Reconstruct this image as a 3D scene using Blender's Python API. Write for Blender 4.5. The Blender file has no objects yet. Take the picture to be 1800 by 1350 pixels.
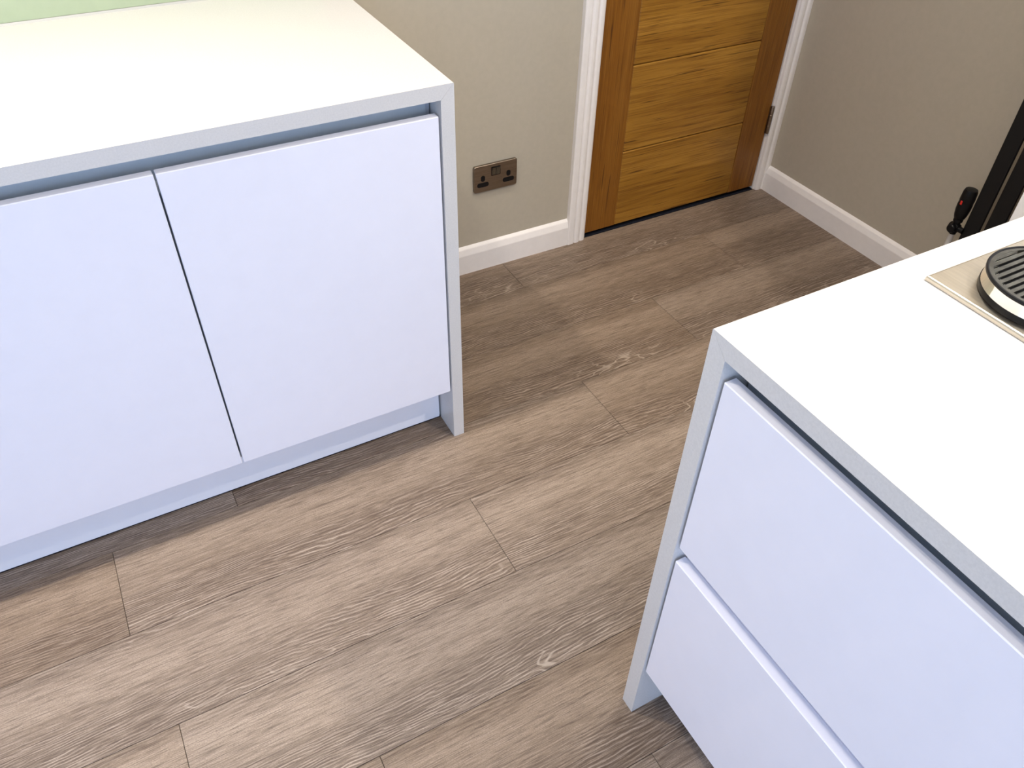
import bpy, bmesh, math, random
from mathutils import Vector
random.seed(7)
C = bpy.context.scene.collection
sc = bpy.context.scene

# ---------------------------------------------------------------- camera, world, light, exposure
cam_d = bpy.data.cameras.new('camera'); cam = bpy.data.objects.new('camera', cam_d); C.objects.link(cam)
cam.location = (-0.5961, -1.2858, 1.4625)
cam.rotation_euler = tuple(math.radians(a) for a in (47.6252, -1.1896, -28.6251))
cam_d.sensor_width = 36.0; cam_d.lens = 1389.9995 / 1800 * 36; cam_d.clip_start = 0.02
sc.camera = cam
sc.view_settings.view_transform = 'Standard'; sc.view_settings.look = 'None'
sc.view_settings.exposure = 0.22; sc.view_settings.gamma = 1.0
sc.view_settings.use_curve_mapping = False
sc.cycles.max_bounces = 8; sc.cycles.diffuse_bounces = 5
sc.cycles.caustics_reflective = False; sc.cycles.caustics_refractive = False
sc.cycles.sample_clamp_indirect = 6

SKY = 4.5
w = bpy.data.worlds.new('world'); sc.world = w; w.use_nodes = True
bg = w.node_tree.nodes['Background']
bg.inputs[0].default_value = (0.49, 0.665, 1.0, 1); bg.inputs[1].default_value = SKY

# room extents
XW, YW, XL, YS, ZC = 1.5875, 0.6537, -3.2, -3.4, 2.4
LAMPS = [(-0.80, -0.010, 10.5, 115), (0.28, -0.015, 1.2, 125), (0.62, -0.50, 9.0, 180), (-0.64, -1.15, 3.4, 115), (0.75, -1.35, 18, 150),  # the second is added to light the floor beside the left end panel
         (-2.1, -0.015, 12, 115), (-0.3, -2.4, 4, 140), (1.05, 0.12, 6, 180)]  # the last is added to brighten the right wall and its corner
for (lx, ly, p, spr) in LAMPS:
    ld = bpy.data.lights.new('downlight_lamp', 'AREA'); ld.shape = 'DISK'; ld.size = 0.07; ld.energy = p
    ld.color = (1.0, 0.92, 0.82); ld.spread = math.radians(spr)
    lo = bpy.data.objects.new('downlight_lamp', ld); lo.location = (lx, ly, ZC - 0.006); C.objects.link(lo)
# daylight portals in the two glazed openings
def portal(loc, rot, sx, sy):
    ld = bpy.data.lights.new('window_portal', 'AREA'); ld.shape = 'RECTANGLE'; ld.size = sx; ld.size_y = sy
    ld.cycles.is_portal = True
    lo = bpy.data.objects.new('window_portal', ld); lo.location = loc; lo.rotation_euler = rot; C.objects.link(lo)
SW = (-2.9, -0.3, 0.03, 2.1)      # glazed door in the wall behind the camera: x0, x1, z0, z1
WW = (-2.6, -0.9, 0.9, 2.1)       # window in the far side wall: y0, y1, z0, z1
portal(((SW[0]+SW[1])/2, YS-0.03, (SW[2]+SW[3])/2), (math.radians(90), 0, 0), SW[1]-SW[0], SW[3]-SW[2])
portal((XL-0.03, (WW[0]+WW[1])/2, (WW[2]+WW[3])/2), (0, math.radians(-90), 0), WW[3]-WW[2], WW[1]-WW[0])

# ---------------------------------------------------------------- material helpers
def new_mat(name):
    m = bpy.data.materials.new(name); m.use_nodes = True
    return m, m.node_tree.nodes, m.node_tree.links, m.node_tree.nodes['Principled BSDF']
def N(nt, t, **kw):
    n = nt.new(t)
    for k, v in kw.items(): setattr(n, k, v)
    return n
def setin(n, **kw):
    for k, v in kw.items(): n.inputs[k.replace('_', ' ')].default_value = v
def mapping(nt, ln, src, scale, loc=None):
    mp = N(nt, 'ShaderNodeMapping'); mp.inputs['Scale'].default_value = scale
    ln.new(src, mp.inputs['Vector'])
    if loc is not None: ln.new(loc, mp.inputs['Location'])
    return mp.outputs[0]
def noise(nt, ln, vec, scale, detail=3, rough=.5, dist=0):
    n = N(nt, 'ShaderNodeTexNoise'); n.inputs['Scale'].default_value = scale
    n.inputs['Detail'].default_value = detail; n.inputs['Roughness'].default_value = rough; n.inputs['Distortion'].default_value = dist
    ln.new(vec, n.inputs['Vector']); return n.outputs['Fac']
def ramp(nt, ln, fac, stops):
    r = N(nt, 'ShaderNodeValToRGB'); e = r.color_ramp.elements
    while len(e) < len(stops): e.new(0.5)
    for i, (p, c) in enumerate(stops):
        e[i].position = p; e[i].color = (c if isinstance(c, tuple) else (c, c, c)) + (1,)
    ln.new(fac, r.inputs[0]); return r.outputs[0]
def mixc(nt, ln, fac, a, b, mode='MIX'):
    m = N(nt, 'ShaderNodeMix', data_type='RGBA', blend_type=mode)
    for s, v in ((0, fac), (6, a), (7, b)):
        if hasattr(v, 'is_output'): ln.new(v, m.inputs[s])
        else: m.inputs[s].default_value = v if s == 0 else tuple(v) + (1,)
    return m.outputs[2]
def math_(nt, ln, op, a, b=0.0, c=0.0):
    m = N(nt, 'ShaderNodeMath', operation=op)
    for i, v in enumerate((a, b, c)):
        if hasattr(v, 'is_output'): ln.new(v, m.inputs[i])
        else: m.inputs[i].default_value = v
    return m.outputs[0]
def bump(nt, ln, height, strength, dist, bs):
    b = N(nt, 'ShaderNodeBump'); b.inputs['Strength'].default_value = strength; b.inputs['Distance'].default_value = dist
    ln.new(height, b.inputs['Height']); ln.new(b.outputs[0], bs.inputs['Normal'])

def plain(name, col, rough=.5, metal=0, spec=.5, speck=0.0, sscale=400, bumps=0.0, coat=0):
    m, nt, ln, bs = new_mat(name)
    bs.inputs['Roughness'].default_value = rough; bs.inputs['Metallic'].default_value = metal
    bs.inputs['Specular IOR Level'].default_value = spec; bs.inputs['Coat Weight'].default_value = coat
    tc = N(nt, 'ShaderNodeTexCoord')
    nz = noise(nt, ln, tc.outputs['Object'], sscale, 3, .6)
    d = tuple(c * (1 - speck) for c in col); l = tuple(min(1, c * (1 + speck * .5)) for c in col)
    ln.new(ramp(nt, ln, nz, [(.35, d), (.65, l)]), bs.inputs['Base Color'])
    if bumps: bump(nt, ln, nz, bumps, .001, bs)
    return m

FV = 0.83          # tone of the floor boards
def floor_mat():
    m, nt, ln, bs = new_mat('limed_oak_plank')
    tc = N(nt, 'ShaderNodeTexCoord'); oi = N(nt, 'ShaderNodeObjectInfo')
    off = N(nt, 'ShaderNodeCombineXYZ')
    ln.new(math_(nt, ln, 'MULTIPLY', oi.outputs['Random'], 37.0), off.inputs[0])
    ln.new(math_(nt, ln, 'MULTIPLY', oi.outputs['Random'], 91.0), off.inputs[1])
    add = N(nt, 'ShaderNodeVectorMath', operation='ADD'); ln.new(tc.outputs['Object'], add.inputs[0]); ln.new(off.outputs[0], add.inputs[1])
    P = add.outputs[0]
    sep = N(nt, 'ShaderNodeSeparateXYZ'); ln.new(P, sep.inputs[0])
    loc = N(nt, 'ShaderNodeSeparateXYZ'); ln.new(tc.outputs['Object'], loc.inputs[0])
    Y = loc.outputs[1]
    drift = noise(nt, ln, mapping(nt, ln, P, (1.5, 1.0, 1)), 1.0, 2, .5)
    yy = math_(nt, ln, 'MULTIPLY_ADD', math_(nt, ln, 'SUBTRACT', drift, .5), .12, Y)       # the print wanders across the plank
    # tone across the width: ringed heart near one edge, paler sapwood towards the other
    across = ramp(nt, ln, math_(nt, ln, 'DIVIDE', yy, .229), [(.02, .42), (.20, .34), (.36, .40), (.60, .66), (.80, .72), (.98, .45)])
    band = noise(nt, ln, mapping(nt, ln, P, (1.1, 26, 1)), 1.0, 3, .55, .2)
    mott = noise(nt, ln, mapping(nt, ln, P, (7, 60, 1)), 1.0, 4, .65, .3)
    tone = math_(nt, ln, 'ADD', math_(nt, ln, 'MULTIPLY', across, .72), math_(nt, ln, 'ADD', math_(nt, ln, 'MULTIPLY', band, .42), math_(nt, ln, 'MULTIPLY', mott, .30)))
    col = ramp(nt, ln, tone, [(.48, (.148, .106, .072)), (.62, (.205, .151, .108)), (.76, (.280, .212, .156)), (.92, (.385, .300, .228))])
    # growth rings
    bend = noise(nt, ln, mapping(nt, ln, P, (2.0, 7, 1)), 1.0, 1, .4)
    wig = noise(nt, ln, mapping(nt, ln, P, (15, 38, 1)), 1.0, 2, .5)
    ph = math_(nt, ln, 'ADD', math_(nt, ln, 'MULTIPLY', sep.outputs[1], 980.0), math_(nt, ln, 'ADD', math_(nt, ln, 'MULTIPLY', bend, 85.0), math_(nt, ln, 'MULTIPLY', wig, 13.0)))
    wv01 = math_(nt, ln, 'MULTIPLY_ADD', math_(nt, ln, 'SINE', ph), .5, .5)
    region = math_(nt, ln, 'MULTIPLY', ramp(nt, ln, math_(nt, ln, 'DIVIDE', yy, .229), [(.0, 1.0), (.34, 1.0), (.52, .18), (.9, .10), (1.0, .6)]),
                   ramp(nt, ln, noise(nt, ln, mapping(nt, ln, P, (1.6, 5, 1)), 1.0, 1, .4), [(.30, .25), (.46, 1.0)]))
    brk = noise(nt, ln, mapping(nt, ln, P, (9, 90, 1)), 1.0, 3, .6)
    light_line = math_(nt, ln, 'MULTIPLY', math_(nt, ln, 'MULTIPLY', ramp(nt, ln, wv01, [(.70, 0.0), (.97, 1.0)]), ramp(nt, ln, brk, [(.42, 0.0), (.62, 1.0)])), region)
    dark_line = math_(nt, ln, 'MULTIPLY', ramp(nt, ln, wv01, [(.03, 1.0), (.42, 0.0)]), region)
    # limed squiggles where the rings close up, near the joint
    sq = noise(nt, ln, mapping(nt, ln, P, (11, 42, 1)), 1.0, 1, .4, .5)
    iso = ramp(nt, ln, math_(nt, ln, 'ABSOLUTE', math_(nt, ln, 'SUBTRACT', sq, .52)), [(.0, 1.0), (.008, 1.0), (.028, 0.0)])
    sqm = math_(nt, ln, 'MULTIPLY', ramp(nt, ln, math_(nt, ln, 'DIVIDE', yy, .229), [(.0, 1.0), (.10, 1.0), (.22, 0.0)]),
                ramp(nt, ln, noise(nt, ln, mapping(nt, ln, P, (3.4, 6, 1)), 1.0, 1, .4), [(.54, 0.0), (.64, 1.0)]))
    squig = math_(nt, ln, 'MULTIPLY', iso, sqm)
    # fine fibre, pores, stipple
    fib = noise(nt, ln, mapping(nt, ln, P, (18, 560, 1)), 1.0, 3, .65)
    fib2 = noise(nt, ln, mapping(nt, ln, P, (6, 190, 1)), 1.0, 3, .6)
    pores = noise(nt, ln, mapping(nt, ln, P, (60, 950, 1)), 1.0, 2, .5)
    fine = noise(nt, ln, mapping(nt, ln, P, (330, 620, 1)), 1.0, 2, .6)
    col = mixc(nt, ln, ramp(nt, ln, fib2, [(.52, 0.0), (.70, .42)]), col, (.44, .345, .275))
    col = mixc(nt, ln, ramp(nt, ln, fib2, [(.32, .55), (.48, 0.0)]), col, (.110, .074, .054))
    col = mixc(nt, ln, math_(nt, ln, 'MULTIPLY', dark_line, .60), col, (.085, .056, .042))
    col = mixc(nt, ln, ramp(nt, ln, fib, [(.51, 0.0), (.66, .60)]), col, (.47, .375, .305))
    col = mixc(nt, ln, ramp(nt, ln, fib, [(.34, .72), (.48, 0.0)]), col, (.080, .054, .041))
    col = mixc(nt, ln, ramp(nt, ln, pores, [(.28, .5), (.42, 0.0)]), col, (.075, .052, .040))
    col = mixc(nt, ln, ramp(nt, ln, fine, [(.36, .38), (.62, 0.0)]), col, (.09, .064, .050))
    col = mixc(nt, ln, math_(nt, ln, 'MULTIPLY', light_line, .68), col, (.50, .415, .345))
    col = mixc(nt, ln, math_(nt, ln, 'MULTIPLY', squig, .50), col, (.56, .475, .39))
    hsv = N(nt, 'ShaderNodeHueSaturation'); ln.new(col, hsv.inputs['Color'])
    ln.new(math_(nt, ln, 'MULTIPLY_ADD', oi.outputs['Random'], .12, FV), hsv.inputs['Value'])
    ln.new(math_(nt, ln, 'MULTIPLY_ADD', oi.outputs['Random'], -.2, 1.14), hsv.inputs['Saturation'])
    ln.new(hsv.outputs[0], bs.inputs['Base Color'])
    setin(bs, Roughness=.50); bs.inputs['Specular IOR Level'].default_value = .35
    h = math_(nt, ln, 'ADD', math_(nt, ln, 'MULTIPLY', fib, .5), math_(nt, ln, 'MULTIPLY', squig, -.5))
    bump(nt, ln, h, .3, .0006, bs)
    return m

def oak_mat(name, along):            # along: 'X' or 'Z' grain
    m, nt, ln, bs = new_mat(name)
    tc = N(nt, 'ShaderNodeTexCoord'); oi = N(nt, 'ShaderNodeObjectInfo')
    off = N(nt, 'ShaderNodeCombineXYZ')
    ln.new(math_(nt, ln, 'MULTIPLY', oi.outputs['Random'], 23.0), off.inputs[0])
    ln.new(math_(nt, ln, 'MULTIPLY', oi.outputs['Random'], 57.0), off.inputs[2])
    add = N(nt, 'ShaderNodeVectorMath', operation='ADD'); ln.new(tc.outputs['Object'], add.inputs[0]); ln.new(off.outputs[0], add.inputs[1])
    P = add.outputs[0]
    sc_ = (lambda a, b: (a, 1, b)) if along == 'X' else (lambda a, b: (b, 1, a))
    band = noise(nt, ln, mapping(nt, ln, P, sc_(1.0, 15)), 1.0, 3, .55, .15)
    mid = noise(nt, ln, mapping(nt, ln, P, sc_(2.6, 85)), 1.0, 3, .6, .1)
    fib = noise(nt, ln, mapping(nt, ln, P, sc_(5, 300)), 1.0, 3, .65)
    crk = noise(nt, ln, mapping(nt, ln, P, sc_(4.5, 120)), 1.0, 2, .5, .1)
    base = ramp(nt, ln, band, [(.3, (.27, .120, .012)), (.5, (.35, .165, .020)), (.7, (.43, .215, .032))])
    if along == 'Z': base = mixc(nt, ln, .65, base, (.185, .054, .004))
    col = mixc(nt, ln, ramp(nt, ln, mid, [(.34, .55), (.50, 0.0)]), base, (.165, .055, .005))
    col = mixc(nt, ln, ramp(nt, ln, fib, [(.34, .65), (.50, 0.0)]), col, (.13, .043, .004))
    col = mixc(nt, ln, ramp(nt, ln, crk, [(.30, .80), (.37, 0.0)]), col, (.060, .018, .003))
    col = mixc(nt, ln, ramp(nt, ln, fib, [(.58, 0.0), (.72, .40)]), col, (.50, .28, .065))
    ln.new(col, bs.inputs['Base Color'])
    setin(bs, Roughness=.42); bs.inputs['Specular IOR Level'].default_value = .4
    bump(nt, ln, fib, .2, .0005, bs)
    return m

def steel_mat(name, col, rough, axis=(3, 300, 3), var=.12):
    m, nt, ln, bs = new_mat(name)
    tc = N(nt, 'ShaderNodeTexCoord')
    br = noise(nt, ln, mapping(nt, ln, tc.outputs['Object'], axis), 1.0, 3, .6)
    d = tuple(c * (1 - var) for c in col); l = tuple(min(1, c * (1 + var)) for c in col)
    ln.new(ramp(nt, ln, br, [(.35, d), (.65, l)]), bs.inputs['Base Color'])
    setin(bs, Metallic=1.0, Roughness=rough); bump(nt, ln, br, .15, .0003, bs)
    return m

M = dict(
    wall=plain('beige_grey_wall_paint', (.470, .422, .335), .75, speck=.025, sscale=60, spec=.25),
    ceiling=plain('white_ceiling_paint', (.85, .84, .82), .9, spec=.2, speck=.02),
    trim=plain('white_satin_trim_paint', (.88, .84, .81), .35, speck=.02, sscale=40),
    green=plain('pale_green_gloss', (.40, .475, .32), .25, speck=.03, sscale=25),
    quartz=plain('white_quartz', (.64, .625, .607), .32, speck=.05, sscale=350),
    gloss=plain('white_gloss_acrylic', (.825, .825, .905), .16, speck=.01, sscale=20, coat=.3),
    plinthw=plain('white_gloss_plinth', (.90, .90, .955), .22, speck=.01, sscale=20),
    carcass=plain('light_grey_carcass_board', (.42, .45, .50), .5, speck=.03),
    channel=plain('grey_aluminium_channel', (.50, .55, .58), .4, speck=.02),
    dark=plain('dark_gap_shade', (.012, .014, .022), .9, spec=.1),  # near-black, shade put into the gaps under plinths and door
    sub=plain('dark_subfloor', (.035, .026, .02), .9, speck=.1),
    black=plain('black_satin_paint', (.007, .007, .0075), .45, speck=.1, spec=.3),
    blackp=plain('black_plastic', (.005, .005, .006), .4, spec=.25),
    pipe=plain('white_painted_pipe', (.66, .64, .60), .35),
    red=plain('red_indicator', (.75, .03, .02), .35),
    steel=steel_mat('brushed_stainless_plate', (.66, .60, .50), .38, (220, 4, 3), .06),
    nickel=steel_mat('brushed_nickel_plate', (.30, .245, .195), .36, (6, 3, 300), .14),
    chrome=steel_mat('polished_chrome', (.86, .84, .78), .07, (5, 5, 5), .02),
    grate=steel_mat('dark_steel_grate', (.20, .195, .17), .30, (60, 60, 60), .22),
    oakdark=plain('dark_oak_groove', (.16, .040, .010), .5, speck=.2),
    floor=floor_mat(), oakx=oak_mat('oak_veneer_crosswise', 'X'), oakz=oak_mat('oak_veneer_upright', 'Z'),
)
gm, gnt, gln, gbs = new_mat('window_glass')
tr = N(gnt, 'ShaderNodeBsdfTransparent'); gl = N(gnt, 'ShaderNodeBsdfGlossy'); gl.inputs['Roughness'].default_value = .02
mx = N(gnt, 'ShaderNodeMixShader'); mx.inputs[0].default_value = .06
gln.new(tr.outputs[0], mx.inputs[1]); gln.new(gl.outputs[0], mx.inputs[2]); gln.new(mx.outputs[0], gnt['Material Output'].inputs[0])
M['glass'] = gm
em, ent, eln, ebs = new_mat('lamp_lens'); ebs.inputs['Emission Color'].default_value = (1, .9, .76, 1); ebs.inputs['Emission Strength'].default_value = 6
M['lens'] = em

# ---------------------------------------------------------------- geometry helpers
def add_box(bm, a, b, bev=0.0, seg=1):
    x0, y0, z0 = a; x1, y1, z1 = b
    vs = [bm.verts.new(p) for p in ((x0,y0,z0),(x1,y0,z0),(x1,y1,z0),(x0,y1,z0),(x0,y0,z1),(x1,y0,z1),(x1,y1,z1),(x0,y1,z1))]
    fs = [bm.faces.new([vs[i] for i in f]) for f in ((0,3,2,1),(4,5,6,7),(0,1,5,4),(1,2,6,5),(2,3,7,6),(3,0,4,7))]
    if bev:
        es = list({e for f in fs for e in f.edges})
        bmesh.ops.bevel(bm, geom=es, offset=bev, segments=seg, affect='EDGES', profile=.5)
def add_prism(bm, poly, axis, t0, t1):
    """poly: 2-D points in the plane across AXIS ('X': (y,z), 'Y': (x,z), 'Z': (x,y)); extruded from t0 to t1"""
    f = {'X': lambda p, t: (t, p[0], p[1]), 'Y': lambda p, t: (p[0], t, p[1]), 'Z': lambda p, t: (p[0], p[1], t)}[axis]
    A = [bm.verts.new(f(p, t0)) for p in poly]; B = [bm.verts.new(f(p, t1)) for p in poly]
    n = len(poly); bm.faces.new(A); bm.faces.new(B[::-1])
    for i in range(n): bm.faces.new([A[i], B[i], B[(i+1) % n], A[(i+1) % n]])
def add_lathe(bm, prof, c=(0,0,0), axis='Z', n=48):
    """prof: (radius, height) pairs, closed onto the axis at both ends where radius is 0"""
    rings = []
    def P(r, h, a):
        u, v = r * math.cos(a), r * math.sin(a)
        q = {'Z': (u, v, h), 'Y': (u, h, v), 'X': (h, u, v)}[axis]
        return (q[0]+c[0], q[1]+c[1], q[2]+c[2])
    for r, h in prof:
        rings.append([bm.verts.new(P(0, h, 0))] if r == 0 else [bm.verts.new(P(r, h, 2*math.pi*k/n)) for k in range(n)])
    for A, B in zip(rings, rings[1:]):
        for k in range(n):
            a, b = A[k % len(A)], A[(k+1) % len(A)]; c_, d = B[k % len(B)], B[(k+1) % len(B)]
            vs = []
            for v in (a, b, d, c_):
                if v not in vs: vs.append(v)
            if len(vs) > 2: bm.faces.new(vs)
def obj(name, bm, mat, parent=None, origin=(0, 0, 0), smooth=False):
    bmesh.ops.recalc_face_normals(bm, faces=bm.faces[:])
    o_ = Vector(origin)
    for v in bm.verts: v.co -= o_
    me = bpy.data.meshes.new(name); bm.to_mesh(me); bm.free(); me.materials.append(mat)
    if smooth:
        me.shade_smooth()
        try: me.set_sharp_from_angle(angle=math.radians(35))
        except Exception: pass
    o = bpy.data.objects.new(name, me); C.objects.link(o)
    if parent is not None:
        o.parent = parent
        o.location = o_ - (parent.matrix_basis.translation if parent.parent is None else (parent.matrix_basis.translation + parent.parent.matrix_basis.translation))
    else: o.location = o_
    return o
def box(name, a, b, mat, parent=None, bev=0.0, seg=1, origin=None):
    bm = bmesh.new(); add_box(bm, a, b, bev, seg)
    if origin is None: origin = tuple((p+q)/2 for p, q in zip(a, b))[:2] + (min(a[2], b[2]),)
    return obj(name, bm, mat, parent, origin)
def tag(o, label, cat=None, group=None, kind=None):
    o['label'] = label
    if cat: o['category'] = cat
    if group: o['group'] = group
    if kind: o['kind'] = kind
    return o
def empty(name, loc):
    o = bpy.data.objects.new(name, None); o.location = loc; o.empty_display_size = .05; C.objects.link(o); return o

# ---------------------------------------------------------------- the room
T = 0.12
fl = box('floor', (XL, YS, -.10), (XW, YW + .10, -.004), M['sub'])
tag(fl, 'greige limed oak plank floor of long boards with dark joints', 'floor', kind='structure')
DX0, DX1, DZ = 0.778, 1.540, 1.99      # door opening inside the lining
bm = bmesh.new()
add_box(bm, (XL - T, YW, -.1), (DX0 - .025, YW + T, ZC))
add_box(bm, (DX0 - .025, YW, DZ + .025), (XW + T, YW + T, ZC))
add_box(bm, (DX1 + .025, YW, -.1), (XW + T, YW + T, DZ + .025))
tag(obj('wall_back', bm, M['wall']), 'beige grey painted wall around the oak door', 'wall', kind='structure')
tag(box('wall_right', (XW, YS - T, -.1), (XW + T, YW, ZC), M['wall']), 'beige grey painted wall to the side of the oak door', 'wall', kind='structure')
def holed_wall(name, horiz, at, u0, u1, hole, label):
    a0, a1, z0, z1 = hole; bm = bmesh.new()
    def b(p, q, r, s):
        if horiz: add_box(bm, (p, at - T, r), (q, at, s))
        else: add_box(bm, (at - T, p, r), (at, q, s))
    b(u0, a0, -.1, ZC); b(a1, u1, -.1, ZC); b(a0, a1, -.1, z0); b(a0, a1, z1, ZC)
    tag(obj(name, bm, M['wall']), label, 'wall', kind='structure')
holed_wall('wall_front', True, YS, XL - T, XW, SW, 'beige grey painted wall with a wide glazed opening')
holed_wall('wall_left', False, XL, YS, YW, WW, 'beige grey painted wall with a window over the worktop')
tag(box('ceiling', (XL - T, YS - T, ZC), (XW + T, YW + T, ZC + .1), M['ceiling']), 'flat white painted ceiling with small downlights', 'ceiling', kind='structure')
def window(name, horiz, at, hole, nmull, label):
    a0, a1, z0, z1 = hole; r = empty(name, ((a0+a1)/2, at - .06, z0) if horiz else (at - .06, (a0+a1)/2, z0))
    tag(r, label, 'window', kind='structure')
    def B(nm, p, q, s, t, d0, d1, m):
        if horiz: box(nm, (p, at - d1, s), (q, at - d0, t), m, r)
        else: box(nm, (at - d1, p, s), (at - d0, q, t), m, r)
    f = .05
    B('frame', a0, a1, z0, z0 + f, .04, .09, M['trim']); B('frame', a0, a1, z1 - f, z1, .04, .09, M['trim'])
    for k in range(nmull + 2):
        u = a0 + (a1 - a0 - f) * k / (nmull + 1); B('frame', u, u + f, z0 + f, z1 - f, .04, .09, M['trim'])
    for k in range(nmull + 1):
        u = a0 + (a1 - a0 - f) * k / (nmull + 1) + f; v = a0 + (a1 - a0 - f) * (k + 1) / (nmull + 1)
        B('pane', u, v, z0 + f, z1 - f, .06, .066, M['glass'])
window('window_1', True, YS, SW, 2, 'white framed wide glazed opening behind the kitchen')
window('window_2', False, XL, WW, 1, 'white framed window at the end of the room')
# added dark board behind the door, keeps daylight from leaking under it
tag(box('hall_light_block', (DX0 - .2, YW + T + .002, -.1), (XW + T, YW + T + .04, DZ + .1), M['sub']), 'added dark board keeping daylight out behind the closed oak door', 'wall', kind='structure')

# planks ------------------------------------------------------------
PWID, PLEN, G = 0.2288, 1.2195, 0.0004
mesh_cache = {}
def plank_mesh(L, Wd):
    k = (round(L, 4), round(Wd, 4))
    if k in mesh_cache: return mesh_cache[k]
    bm = bmesh.new(); e = .0007
    lv = [(0, -.004), (0, -e), (e, 0.0)]; rings = []
    for ins, z in lv:
        i = ins
        rings.append([bm.verts.new(p) for p in ((i, i, z), (L - i, i, z), (L - i, Wd - i, z), (i, Wd - i, z))])
    for A, B in zip(rings, rings[1:]):
        for j in range(4): bm.faces.new([A[j], A[(j+1) % 4], B[(j+1) % 4], B[j]])
    bm.faces.new(rings[-1]); bmesh.ops.recalc_face_normals(bm, faces=bm.faces[:])
    me = bpy.data.meshes.new('plank'); bm.to_mesh(me); bm.free(); me.materials.append(M['floor'])
    mesh_cache[k] = me; return me
Y0 = 0.0290                                    # a joint line between two rows
# joints read off the photograph, by row counted from the wall: row index k spans Y0 + k*PWID .. Y0 + (k+1)*PWID
joints = {2: [0.4515], 1: [1.159], 0: [-0.5705, 0.779], -1: [-0.8447, 0.3746, 1.594], -2: [-0.0827, 1.136], -3: [-0.7958, 0.4237], -4: [-0.4907, 0.7288], -5: [-0.0535, 1.166]}
floor_off = Vector(fl.location)
for k in range(-15, 3):
    y0 = Y0 + k * PWID; y1 = min(y0 + PWID, YW - .002)
    y0 = max(y0, YS + .002)
    if y1 - y0 < .02: continue
    js = list(joints.get(k, [XL + random.uniform(.2, 1.2)]))
    while min(js) > XL: js.insert(0, min(js) - PLEN)
    while max(js) < XW: js.append(max(js) + PLEN)
    for a, b in zip(js, js[1:]):
        a = max(a, XL + .002); b = min(b, XW - .002)
        if b - a < .01: continue
        o = bpy.data.objects.new('plank', plank_mesh(b - a - 2*G, y1 - y0 - 2*G)); C.objects.link(o); o.parent = fl
        o.location = Vector((a + G, y0 + G, 0)) - floor_off

# skirting boards -----------------------------------------------------
SK = [(0, 0), (.015, 0), (.015, .066), (.0145, .069), (.009, .086), (.007, .0885), (0, .0945)]   # (out from wall, height)
bm = bmesh.new(); add_prism(bm, [(YW - d, z) for d, z in SK], 'X', 0.0005, .7030)
tag(obj('baseboard_back', bm, M['trim']), 'white bevelled skirting board below the double socket', 'skirting', kind='structure')
bm = bmesh.new(); add_prism(bm, [(XW - d, z) for d, z in SK], 'Y', YS, YW - .014)
tag(obj('baseboard_right', bm, M['trim']), 'white bevelled skirting board running from the door towards the radiator', 'skirting', kind='structure')

# door casing ----------------------------------------------------------
CAS = [(0, 0), (0, .015), (.002, .0175), (.005, .018), (.019, .018), (.022, .0165), (.024, .0135), (.0265, .013), (.029, .0155), (.033, .017),
       (.040, .017), (.044, .0155), (.047, .0125), (.050, .0115), (.053, .013), (.057, .014), (.064, .0135), (.069, .011), (.072, .008), (.072, 0)]
cs = empty('trim_1', (1.16, YW, 0)); tag(cs, 'white moulded architrave framing the oak door', 'architrave', kind='structure')
bm = bmesh.new(); add_prism(bm, [(.7035 + u, YW - d) for u, d in CAS], 'Z', 0, DZ + .08)
obj('casing', bm, M['trim'], cs)
cut = .072 - (XW - 1.545)
bm = bmesh.new(); pts = [(max(u, cut), d) for u, d in CAS if u >= cut - .006]; pts[0] = (cut, 0)
add_prism(bm, [(1.545 + .072 - u, YW - d) for u, d in [(cut, 0), (cut, .0165)] + [p for p in CAS if p[0] > cut]], 'Z', 0, DZ + .08)
obj('casing', bm, M['trim'], cs)
bm = bmesh.new(); add_prism(bm, [(YW - d, DZ + .077 - u) for u, d in CAS], 'X', .7755, 1.545)
obj('casing', bm, M['trim'], cs)
bm = bmesh.new()
add_box(bm, (DX0 - .025, YW + .0005, 0), (DX0, YW + T, DZ)); add_box(bm, (DX1, YW + .0005, 0), (DX1 + .025, YW + T, DZ))
add_box(bm, (DX0 - .025, YW + .0005, DZ), (DX1 + .025, YW + T, DZ + .025))
obj('lining', bm, M['trim'], cs)
bm = bmesh.new()
add_box(bm, (DX0, YW + .052, 0), (DX0 + .012, YW + .09, DZ)); add_box(bm, (DX1 - .012, YW + .052, 0), (DX1, YW + .09, DZ))
obj('door_stop', bm, M['trim'], cs)
box('threshold_shade', (DX0, YW + .0, -.004), (DX1, YW + T, .001), M['dark'], cs)  # dark strip, the shade of the gap under the door as colour

# the oak door -----------------------------------------------------------
LX0, LX1, LY, LZ0, LZ1 = DX0 + .003, DX1 - .004, YW + .003, .013, 1.985
dr = empty('door_1', ((LX0+LX1)/2, LY, LZ0)); tag(dr, 'golden oak door of upright stiles and wide crosswise panels', 'door', kind='structure')
SX0, SX1 = LX0 + .128, LX1 - .118
def oak_piece(name, a, b, mat, o=None):
    return box(name, a, b, mat, dr, bev=(.0034 if name == 'panel' else .0012))
box('core', (LX0 + .001, LY + .006, LZ0), (LX1 - .001, LY + .044, LZ1), M['oakdark'], dr)
oak_piece('stile', (LX0, LY, LZ0), (SX0 - .0028, LY + .006, LZ1), M['oakz'])
oak_piece('stile', (SX1, LY, LZ0), (LX1, LY + .006, LZ1), M['oakz'])
zs = [LZ0, .2855, .566, .8465, 1.127, 1.4075, 1.688, LZ1]
for a, b in zip(zs, zs[1:]):
    oak_piece('panel', (SX0 - .0026, LY, a + (.0008 if a > LZ0 else 0)), (SX1 - .0006, LY + .006, b - .0008), M['oakx'])
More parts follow.
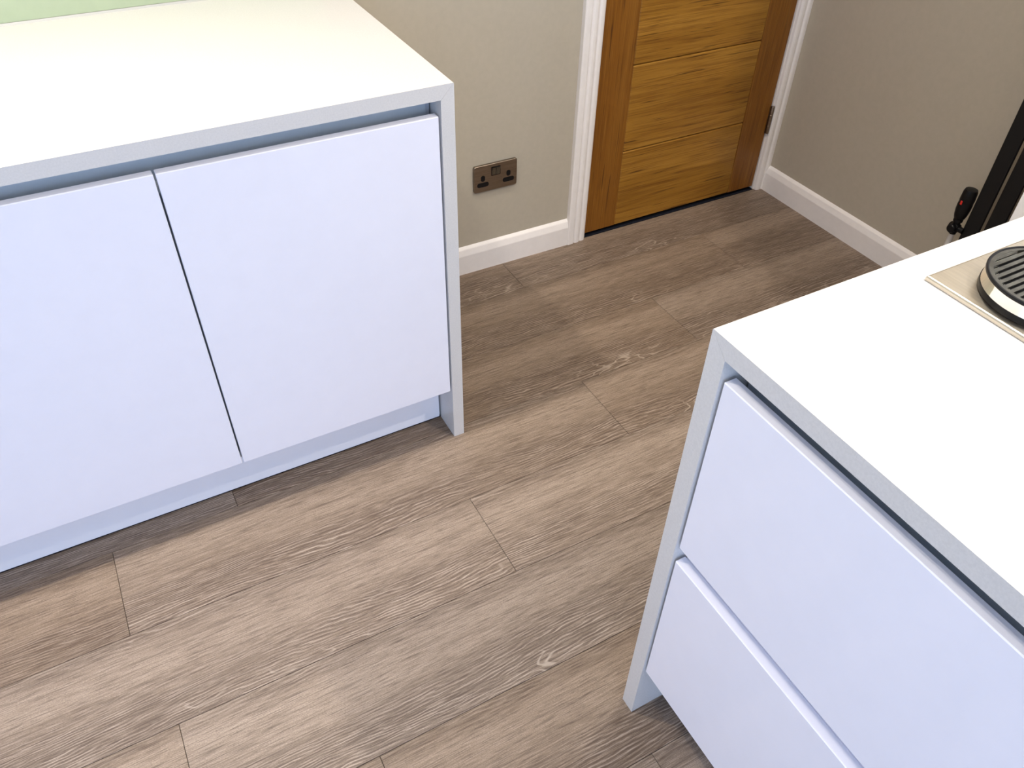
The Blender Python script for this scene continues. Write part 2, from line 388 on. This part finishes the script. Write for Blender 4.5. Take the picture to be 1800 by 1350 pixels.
for z in (.225, 1.0, 1.72):
    bm = bmesh.new(); add_lathe(bm, [(0, z), (.0055, z), (.0062, z + .001), (.0062, z + .029), (.0052, z + .030), (.0052, z + .031), (.0062, z + .032),
        (.0062, z + .068), (.0052, z + .069), (.0052, z + .070), (.0062, z + .071), (.0062, z + .099), (.0055, z + .1), (0, z + .1)], (DX1 - .0015, YW - .0035, 0), n=20)
    add_box(bm, (DX1 - .009, LY - .0015, z), (DX1 - .003, LY - .0002, z + .1))
    obj('hinge', bm, M['nickel'], dr, smooth=True)
bm = bmesh.new(); hx, hz = LX0 + .055, 1.0
add_lathe(bm, [(0, -.009), (.024, -.009), (.026, -.006), (.026, 0), (0, 0)], (hx, LY, hz), 'Y', 32)
add_lathe(bm, [(0, -.045), (.009, -.045), (.009, 0), (0, 0)], (hx, LY, hz), 'Y', 24)
add_box(bm, (hx - .01, LY - .056, hz - .009), (hx + .125, LY - .038, hz + .009), .006, 2)
tag(obj('handle', bm, M['chrome'], dr, smooth=True), 'chrome lever handle')

# ---------------------------------------------------------------- left run of units
WZ, WT, PT = .9032, .028, .0271           # worktop height, thickness, end panel thickness
LEFT_END = -2.0405
wt = empty('worktop', (-.8, .3, 0))
tag(wt, 'white quartz worktop with mitred waterfall end, against the back wall by the socket', 'worktop')
bm = bmesh.new(); add_prism(bm, [(LEFT_END, WZ - WT), (-PT, WZ - WT), (-.0004, WZ - .0004), (-.0008, WZ), (LEFT_END, WZ)], 'Y', 0, YW - .0025)
o = obj('top_slab', bm, M['quartz'], wt)
bm = bmesh.new(); add_prism(bm, [(-PT, 0), (-.0008, 0), (0, .0008), (0, WZ - .0012), (-.0004, WZ - .0006), (-PT, WZ - WT - .0006)], 'Y', 0, YW - .0025)
obj('end_panel', bm, M['quartz'], wt)
bm = bmesh.new(); add_prism(bm, [(YW - .0025, WZ), (YW - .0065, WZ), (YW - .0025, WZ + .004)], 'X', LEFT_END, -.03)
tag(obj('sealant', bm, plain('grey_sealant', (.42, .42, .40), .5), wt), 'thin grey sealant line')
bm = bmesh.new(); add_box(bm, (LEFT_END, YW - .0024, WZ + .0045), (-.03, YW - .0002, WZ + .55))  # pale green panel laid flat against the back wall
tag(obj('backboard', bm, M['green']), 'pale green glossy splashback behind the white worktop', 'backboard')

DF, DT = .003, .019                       # doors sit this far behind the worktop edge; thickness
def base_unit_doors(x0, x1, label):
    u = empty('base_cabinet', ((x0+x1)/2, .3, .155)); tag(u, label, 'cabinet', 'white base cabinets under the waterfall worktop')
    bm = bmesh.new(); c0 = DF + DT + .002
    add_box(bm, (x0, .050, .155), (x1, YW - .03, WZ - WT - .0015))
    add_box(bm, (x0, c0, .155), (x0 + .018, .050, .800)); add_box(bm, (x1 - .018, c0, .155), (x1, .050, .800))
    add_box(bm, (x0, c0, .155), (x1, .050, .173))
    obj('carcass', bm, M['carcass'], u)
    bm = bmesh.new()                      # L-shaped handle channel along the top of the doors
    add_prism(bm, [(c0, .8005), (.049, .8005), (.049, WZ - WT - .002), (.047, WZ - WT - .002), (.047, .812), (.040, .804), (c0, .804)], 'X', x0, x1 - .009)
    obj('handle_channel', bm, M['channel'], u)
    xm = (x0 + x1) / 2
    for a, b in ((x0 + .0015, xm - .0018), (xm + .0018, x1 - .0015)):
        box('door', (a, DF, .1565), (b, DF + DT, .8445), M['gloss'], u, bev=.0013)
    return u
xr_ = -PT - .0025
base_unit_doors(xr_ - 1.004, xr_, 'white gloss handleless two-door base cabinet beside the waterfall end panel')
base_unit_doors(xr_ - 2.010, xr_ - 1.006, 'white gloss two-door base cabinet further along from the waterfall end')
pl = empty('plinth', (-1.3, .08, 0)); tag(pl, 'white plinth board under the two-door cabinets', 'plinth')
box('board', (LEFT_END, .080, .008), (-PT - .0045, .096, .150), M['plinthw'], pl)
box('seal_strip', (LEFT_END, .0812, .0045), (-PT - .0045, .096, .0079), M['plinthw'], pl)
bm = bmesh.new(); add_box(bm, (LEFT_END, .0825, 0), (-PT - .0005, .13, .0044)); add_box(bm, (-PT - .012, .0965, 0), (-PT - .0005, .13, .152))  # dark strips painted as the shade below and beside the plinth
tag(obj('gap_shade', bm, M['dark'], pl), 'dark strip for the shade in the gap under the plinth')
tag(box('cabinet_end_panel', (LEFT_END - .018, .004, 0), (LEFT_END, YW - .003, WZ - .03), M['gloss']), 'white panel closing the far end of the cabinet run', 'panel')

# ---------------------------------------------------------------- peninsula with drawers
PX, PY, PYT, PTT = -.0415, -.7757, .0293, .0274
PEX, PEY = .983, -2.35
pw = empty('worktop', (.45, -1.5, 0))
tag(pw, 'white quartz worktop with waterfall end carrying the inset steel plate', 'worktop')
bm = bmesh.new()
add_prism(bm, [(PY - PYT, WZ - PTT), (PY - .0005, WZ - .0005), (PY - .001, WZ), (PEY, WZ), (PEY, WZ - PTT)], 'X', PX, PEX)
obj('top_slab', bm, M['quartz'], pw)
bm = bmesh.new()
add_prism(bm, [(PY - PYT, 0), (PY, 0), (PY, WZ - .0015), (PY - .0005, WZ - .0008), (PY - PYT, WZ - PTT - .0006)], 'X', PX, PEX)
obj('end_panel', bm, M['quartz'], pw)
XF = PX + .003
def drawer_unit(y1, y0, label):
    u = empty('drawer_cabinet', (PX + .3, (y0+y1)/2, .155)); tag(u, label, 'cabinet', 'white drawer cabinets of the peninsula')
    bm = bmesh.new(); c0 = XF + DT + .002
    add_box(bm, (PX + .050, y0, .155), (PX + .58, y1, WZ - PTT - .0015))
    add_box(bm, (c0, y0, .155), (PX + .050, y1, .173))
    for a, b in ((.173, .478), (.530, .800)):
        for p, q in ((y0, y0 + .018), (y1 - .018, y1)): add_box(bm, (c0, p, a), (PX + .050, q, b))
    obj('carcass', bm, M['carcass'], u)
    bm = bmesh.new()
    add_prism(bm, [(c0, .8005), (PX + .049, .8005), (PX + .049, WZ - PTT - .002), (PX + .047, WZ - PTT - .002), (PX + .047, .812), (PX + .040, .804), (c0, .804)], 'Y', y0, y1 - .001)
    obj('handle_channel', bm, M['channel'], u)
    bm = bmesh.new()
    add_prism(bm, [(c0, .478), (PX + .049, .478), (PX + .049, .530), (c0, .530), (c0, .527), (PX + .036, .527), (PX + .036, .481), (c0, .481)], 'Y', y0, y1 - .001)
    obj('handle_channel', bm, M['plinthw'], u)
    for a, b in ((.1605, .4895), (.5215, .8455)):
        box('drawer', (XF, y0 + .0015, a), (XF + DT, y1 - .0015, b), M['gloss'], u, bev=.0013)
    return u
yb = PY - PYT - .0025
drawer_unit(yb, yb - 1.0, 'white gloss handleless two-drawer cabinet beside the waterfall end panel of the peninsula')
drawer_unit(yb - 1.002, PEY + .002, 'white gloss two-drawer cabinet at the far end of the peninsula')
pp = empty('plinth', (.03, -1.5, 0)); tag(pp, 'white plinth board set back under the drawers', 'plinth')
box('board', (PX + .075, PEY, .006), (PX + .091, PY - PYT - .003, .152), M['plinthw'], pp)
box('gap_shade', (PX + .078, PEY, 0), (PX + .12, PY - PYT - .003, .0055), M['dark'], pp)  # dark strip painted as the shade under this plinth
tag(box('back_panel', (PX + .582, PEY, 0), (PX + .600, PY - PYT - .002, WZ - PTT - .002), M['gloss']), 'white panel on the back of the drawer cabinets', 'panel')

# tall white housing the peninsula runs into
tu = empty('tall_cabinet', (1.28, -1.4, 0)); tag(tu, 'tall white cabinet standing beside the black radiator', 'cabinet')
offw = plain('off_white_panel', (.93, .91, .88), .4)
box('carcass', (1.003, PEY, .0), (XW - .016, -.536, 2.1), offw, tu, bev=.001)
for a, b in ((-1.14, -.5375), (-1.745, -1.143), (PEY, -1.748)):
    box('door', (.985, a, .12), (1.0025, b, 2.095), offw, tu, bev=.0015)

# ---------------------------------------------------------------- inset steel plate and drip tray
sp = empty('steel_plate', (.50, -.99, WZ)); tag(sp, 'brushed stainless steel rectangular plate set on the white worktop under the drip tray', 'steel plate')
HX0, HX1, HY1, HY0 = .2585, .770, -.8205, -1.340
bm = bmesh.new()
lv = [(0, .0003), (0, .0045), (.0010, .0062), (.0028, .0068)]; rings = []
for i, z in lv:
    rings.append([bm.verts.new(p) for p in ((HX0+i, HY0+i, WZ+z), (HX1-i, HY0+i, WZ+z), (HX1-i, HY1-i, WZ+z), (HX0+i, HY1-i, WZ+z))])
for A, B in zip(rings, rings[1:]):
    for j in range(4): bm.faces.new([A[j], A[(j+1) % 4], B[(j+1) % 4], B[j]])
bm.faces.new(rings[-1]); bm.faces.new(rings[0][::-1])
obj('plate', bm, M['steel'], sp)
dt_c = (.3455, -.9215); ZB = WZ + .0064
dt = empty('drip_tray', (dt_c[0], dt_c[1], ZB)); tag(dt, 'round black drip tray with polished band and slotted metal grate', 'drip tray')
def lat(name, prof, mat, parent=dt, n=96):
    bm = bmesh.new(); add_lathe(bm, [(r, ZB + h) for r, h in prof], (dt_c[0], dt_c[1], 0), 'Z', n)
    return obj(name, bm, mat, parent, (dt_c[0], dt_c[1], ZB), smooth=True)
lat('base', [(0, 0), (.0735, 0), (.0752, .0012), (.0757, .0030), (.0757, .0092), (.0750, .0096), (0, .0096)], M['blackp'])
lat('band', [(.060, .0097), (.0750, .0097), (.0745, .0125), (.0738, .0180), (.0735, .0235), (.060, .0235)], M['chrome'])
lat('rim', [(.0700, .0236), (.0742, .0236), (.0750, .0246), (.0752, .0268), (.0748, .0280), (.0738, .0286), (.0726, .0284), (.0718, .0274), (.0700, .0250), (.0700, .0236)], M['blackp'])
lat('well', [(0, .0200), (.0680, .0200), (.0680, .0232), (0, .0232)], M['blackp'])
bm = bmesh.new()
RI, RO, zt, zb = .0668, .0716, ZB + .0272, ZB + .0238
n = 96; ring = [[bm.verts.new((dt_c[0] + r*math.cos(2*math.pi*k/n), dt_c[1] + r*math.sin(2*math.pi*k/n), z)) for k in range(n)] for r, z in ((RO, zb), (RO, zt), (RI, zt), (RI, zb))]
for A, B in zip(ring, ring[1:] + ring[:1]):
    for k in range(n): bm.faces.new([A[k], A[(k+1) % n], B[(k+1) % n], B[k]])
pitch, sl = .0092, .0042
slots = [-.8600 - dt_c[1] - i * pitch for i in range(14)]          # slot centre lines
edges = [RI + .001] + [v for s in slots for v in (s + sl/2, s - sl/2)] + [-RI - .001]
for hi, lo in zip(edges[0::2], edges[1::2]):
    m_ = 8
    ys_ = [hi + (lo - hi) * i / m_ for i in range(m_ + 1)]
    def hw(y): return math.sqrt(max((RI + .0012)**2 - y*y, 0))
    pts = [(dt_c[0] - hw(y), dt_c[1] + y) for y in ys_] + [(dt_c[0] + hw(y), dt_c[1] + y) for y in ys_[::-1]]
    clean = []
    for p in pts:
        if not clean or (abs(p[0]-clean[-1][0]) + abs(p[1]-clean[-1][1])) > 1e-5: clean.append(p)
    if len(clean) > 2: add_prism(bm, clean, 'Z', zb + .0005, zt - .0004)
obj('grate', bm, M['grate'], dt, (dt_c[0], dt_c[1], ZB))

# ---------------------------------------------------------------- double socket
sx, sz, sy = .3561, .2734, YW - .0085
so = empty('double_socket', (sx + .073, YW, sz)); tag(so, 'brushed nickel double socket on the wall between the white cabinet and the oak door', 'socket')
def rrect(w_, h_, r, n=6):
    out = []
    for cx, cy, a0 in ((w_-r, r, -90), (w_-r, h_-r, 0), (r, h_-r, 90), (r, r, 180)):
        for k in range(n+1):
            a = math.radians(a0 + 90*k/n); out.append((cx + r*math.cos(a), cy + r*math.sin(a)))
    return out
def plate(name, x, z, w_, h_, r, y0, y1, mat, parent, ch=0.0):
    bm = bmesh.new(); P0 = rrect(w_, h_, r)
    def ringv(ins, y): 
        cx, cz = w_/2, h_/2
        return [bm.verts.new((x + cx + (p-cx)*(1-ins/cx), y, z + cz + (q-cz)*(1-ins/cz))) for p, q in P0]
    R = [ringv(0, y0), ringv(0, y1 + ch), ringv(ch, y1)] if ch else [ringv(0, y0), ringv(0, y1)]
    for A, B in zip(R, R[1:]):
        for j in range(len(A)): bm.faces.new([A[j], A[(j+1) % len(A)], B[(j+1) % len(A)], B[j]])
    bm.faces.new(R[0]); bm.faces.new(R[-1])
    return obj(name, bm, mat, parent, (x + w_/2, y1, z))
plate('faceplate', sx, sz, .146, .086, .006, YW, sy, M['nickel'], so, .0012)
sw = plate('switch_surround', sx + .0575, sz + .0475, .031, .0285, .002, sy + .001, sy - .0006, M['blackp'], so)
for k in range(2):
    bm = bmesh.new(); a = sx + .0595 + k * .0140
    add_prism(bm, [(sy - .0006, sz + .0500), (sy - .0016, sz + .0500), (sy - .0022, sz + .0615), (sy - .0050, sz + .0738), (sy - .0006, sz + .0738)], 'X', a, a + .0125)
    tag(obj('switch', bm, M['grate'], so, (a + .006, sy, sz + .05)), 'small metal rocker switch')
for cx in (.0295, .1165):
    plate('pin_slot', sx + cx - .0195, sz + .0170, .039, .0145, .0068, sy + .001, sy - .0004, M['blackp'], so)
    plate('earth_hole', sx + cx - .0070, sz + .0350, .0140, .0190, .0066, sy + .001, sy - .0004, M['blackp'], so)

# ---------------------------------------------------------------- radiator and valve
RXF = 1.500
ra = empty('radiator', (RXF + .03, -.35, .2)); tag(ra, 'tall black flat-tube vertical radiator on the wall beside the white skirting', 'radiator')
ty = -.187
for k in range(6):
    box('tube', (RXF, ty - .0445, .20), (RXF + .010, ty, 1.90), M['black'], ra, bev=.0025, seg=2); ty -= .0550
for z in (.25, 1.82):
    bm = bmesh.new(); add_box(bm, (RXF + .0105, ty + .012, z), (RXF + .050, -.189, z + .035), .004, 2); obj('header', bm, M['black'], ra)
for z in (.45, 1.6):
    bm = bmesh.new(); add_box(bm, (RXF + .0505, -.30, z), (XW - .0015, -.27, z + .03), .002); obj('bracket', bm, M['black'], ra)
vx, vy, vz = 1.498, -.164, .288
tv = empty('radiator_valve', (vx, vy, vz)); tag(tv, 'black thermostatic valve with a red mark at the foot of the black radiator', 'valve')
bm = bmesh.new(); add_lathe(bm, [(0, .318), (.0135, .318), (.0150, .320), (.0175, .330), (.0195, .345), (.0200, .362), (.0192, .366), (.0192, .370), (.0200, .374), (.0190, .400), (.0165, .407), (.0, .409)], (vx, vy, 0), 'Z', 32)
obj('head', bm, M['blackp'], tv, (vx, vy, vz), smooth=True)
bm = bmesh.new(); add_lathe(bm, [(0, .268), (.0095, .268), (.0095, .277), (.0120, .279), (.0120, .298), (.0100, .300), (.0100, .306), (.0130, .308), (.0130, .3175), (0, .3175)], (vx, vy, 0), 'Z', 24)
add_lathe(bm, [(0, -.0275), (.0085, -.0275), (.0085, -.012), (.0125, -.0115), (.0125, .012), (.0110, .016), (0, .016)], (vx, vy, vz), 'Y', 24)
add_lathe(bm, [(0, -.022), (.0105, -.022), (.0125, -.0195), (.0125, -.006), (0, -.006)], (vx, vy, vz), 'X', 24)
obj('valve_body', bm, M['blackp'], tv, (vx, vy, vz), smooth=True)
bm = bmesh.new(); add_box(bm, (vx - .0206, vy - .001, .364), (vx - .0180, vy + .005, .376), .0008)
tag(obj('indicator', bm, M['red'], tv, (vx - .019, vy, .364)), 'small red mark')
bm = bmesh.new(); add_lathe(bm, [(0, 0), (.0080, 0), (.0080, .2675), (0, .2675)], (vx, vy, 0), 'Z', 24)
tag(obj('pipe', bm, M['pipe'], tv, (vx, vy, 0), smooth=True), 'pale painted supply pipe')

# ---------------------------------------------------------------- downlights
WHERE = ['above the two-door cabinet', 'added to light the floor beside the waterfall end by the socket', 'between the oak door and the peninsula', 'above the drawers of the peninsula', 'above the steel plate', 'over the far end of the cabinet run', 'nearest the glazed opening', 'added to brighten the corner in front of the oak door hinges']
for i, (lx, ly, p, spr) in enumerate(LAMPS):
    d = empty('ceiling_light', (lx, ly, ZC)); tag(d, 'small round white downlight in the ceiling ' + WHERE[i], 'light', 'ceiling downlights')
    bm = bmesh.new(); add_lathe(bm, [(.040, 0), (.048, 0), (.048, -.003), (.046, -.005), (.040, -.005), (.040, 0)], (lx, ly, ZC), 'Z', 32)
    obj('rim', bm, M['trim'], d, (lx, ly, ZC), smooth=True)
    bm = bmesh.new(); add_lathe(bm, [(0, -.001), (.0395, -.001), (.0395, -.003), (0, -.003)], (lx, ly, ZC), 'Z', 32)
    obj('lens', bm, M['lens'], d, (lx, ly, ZC))
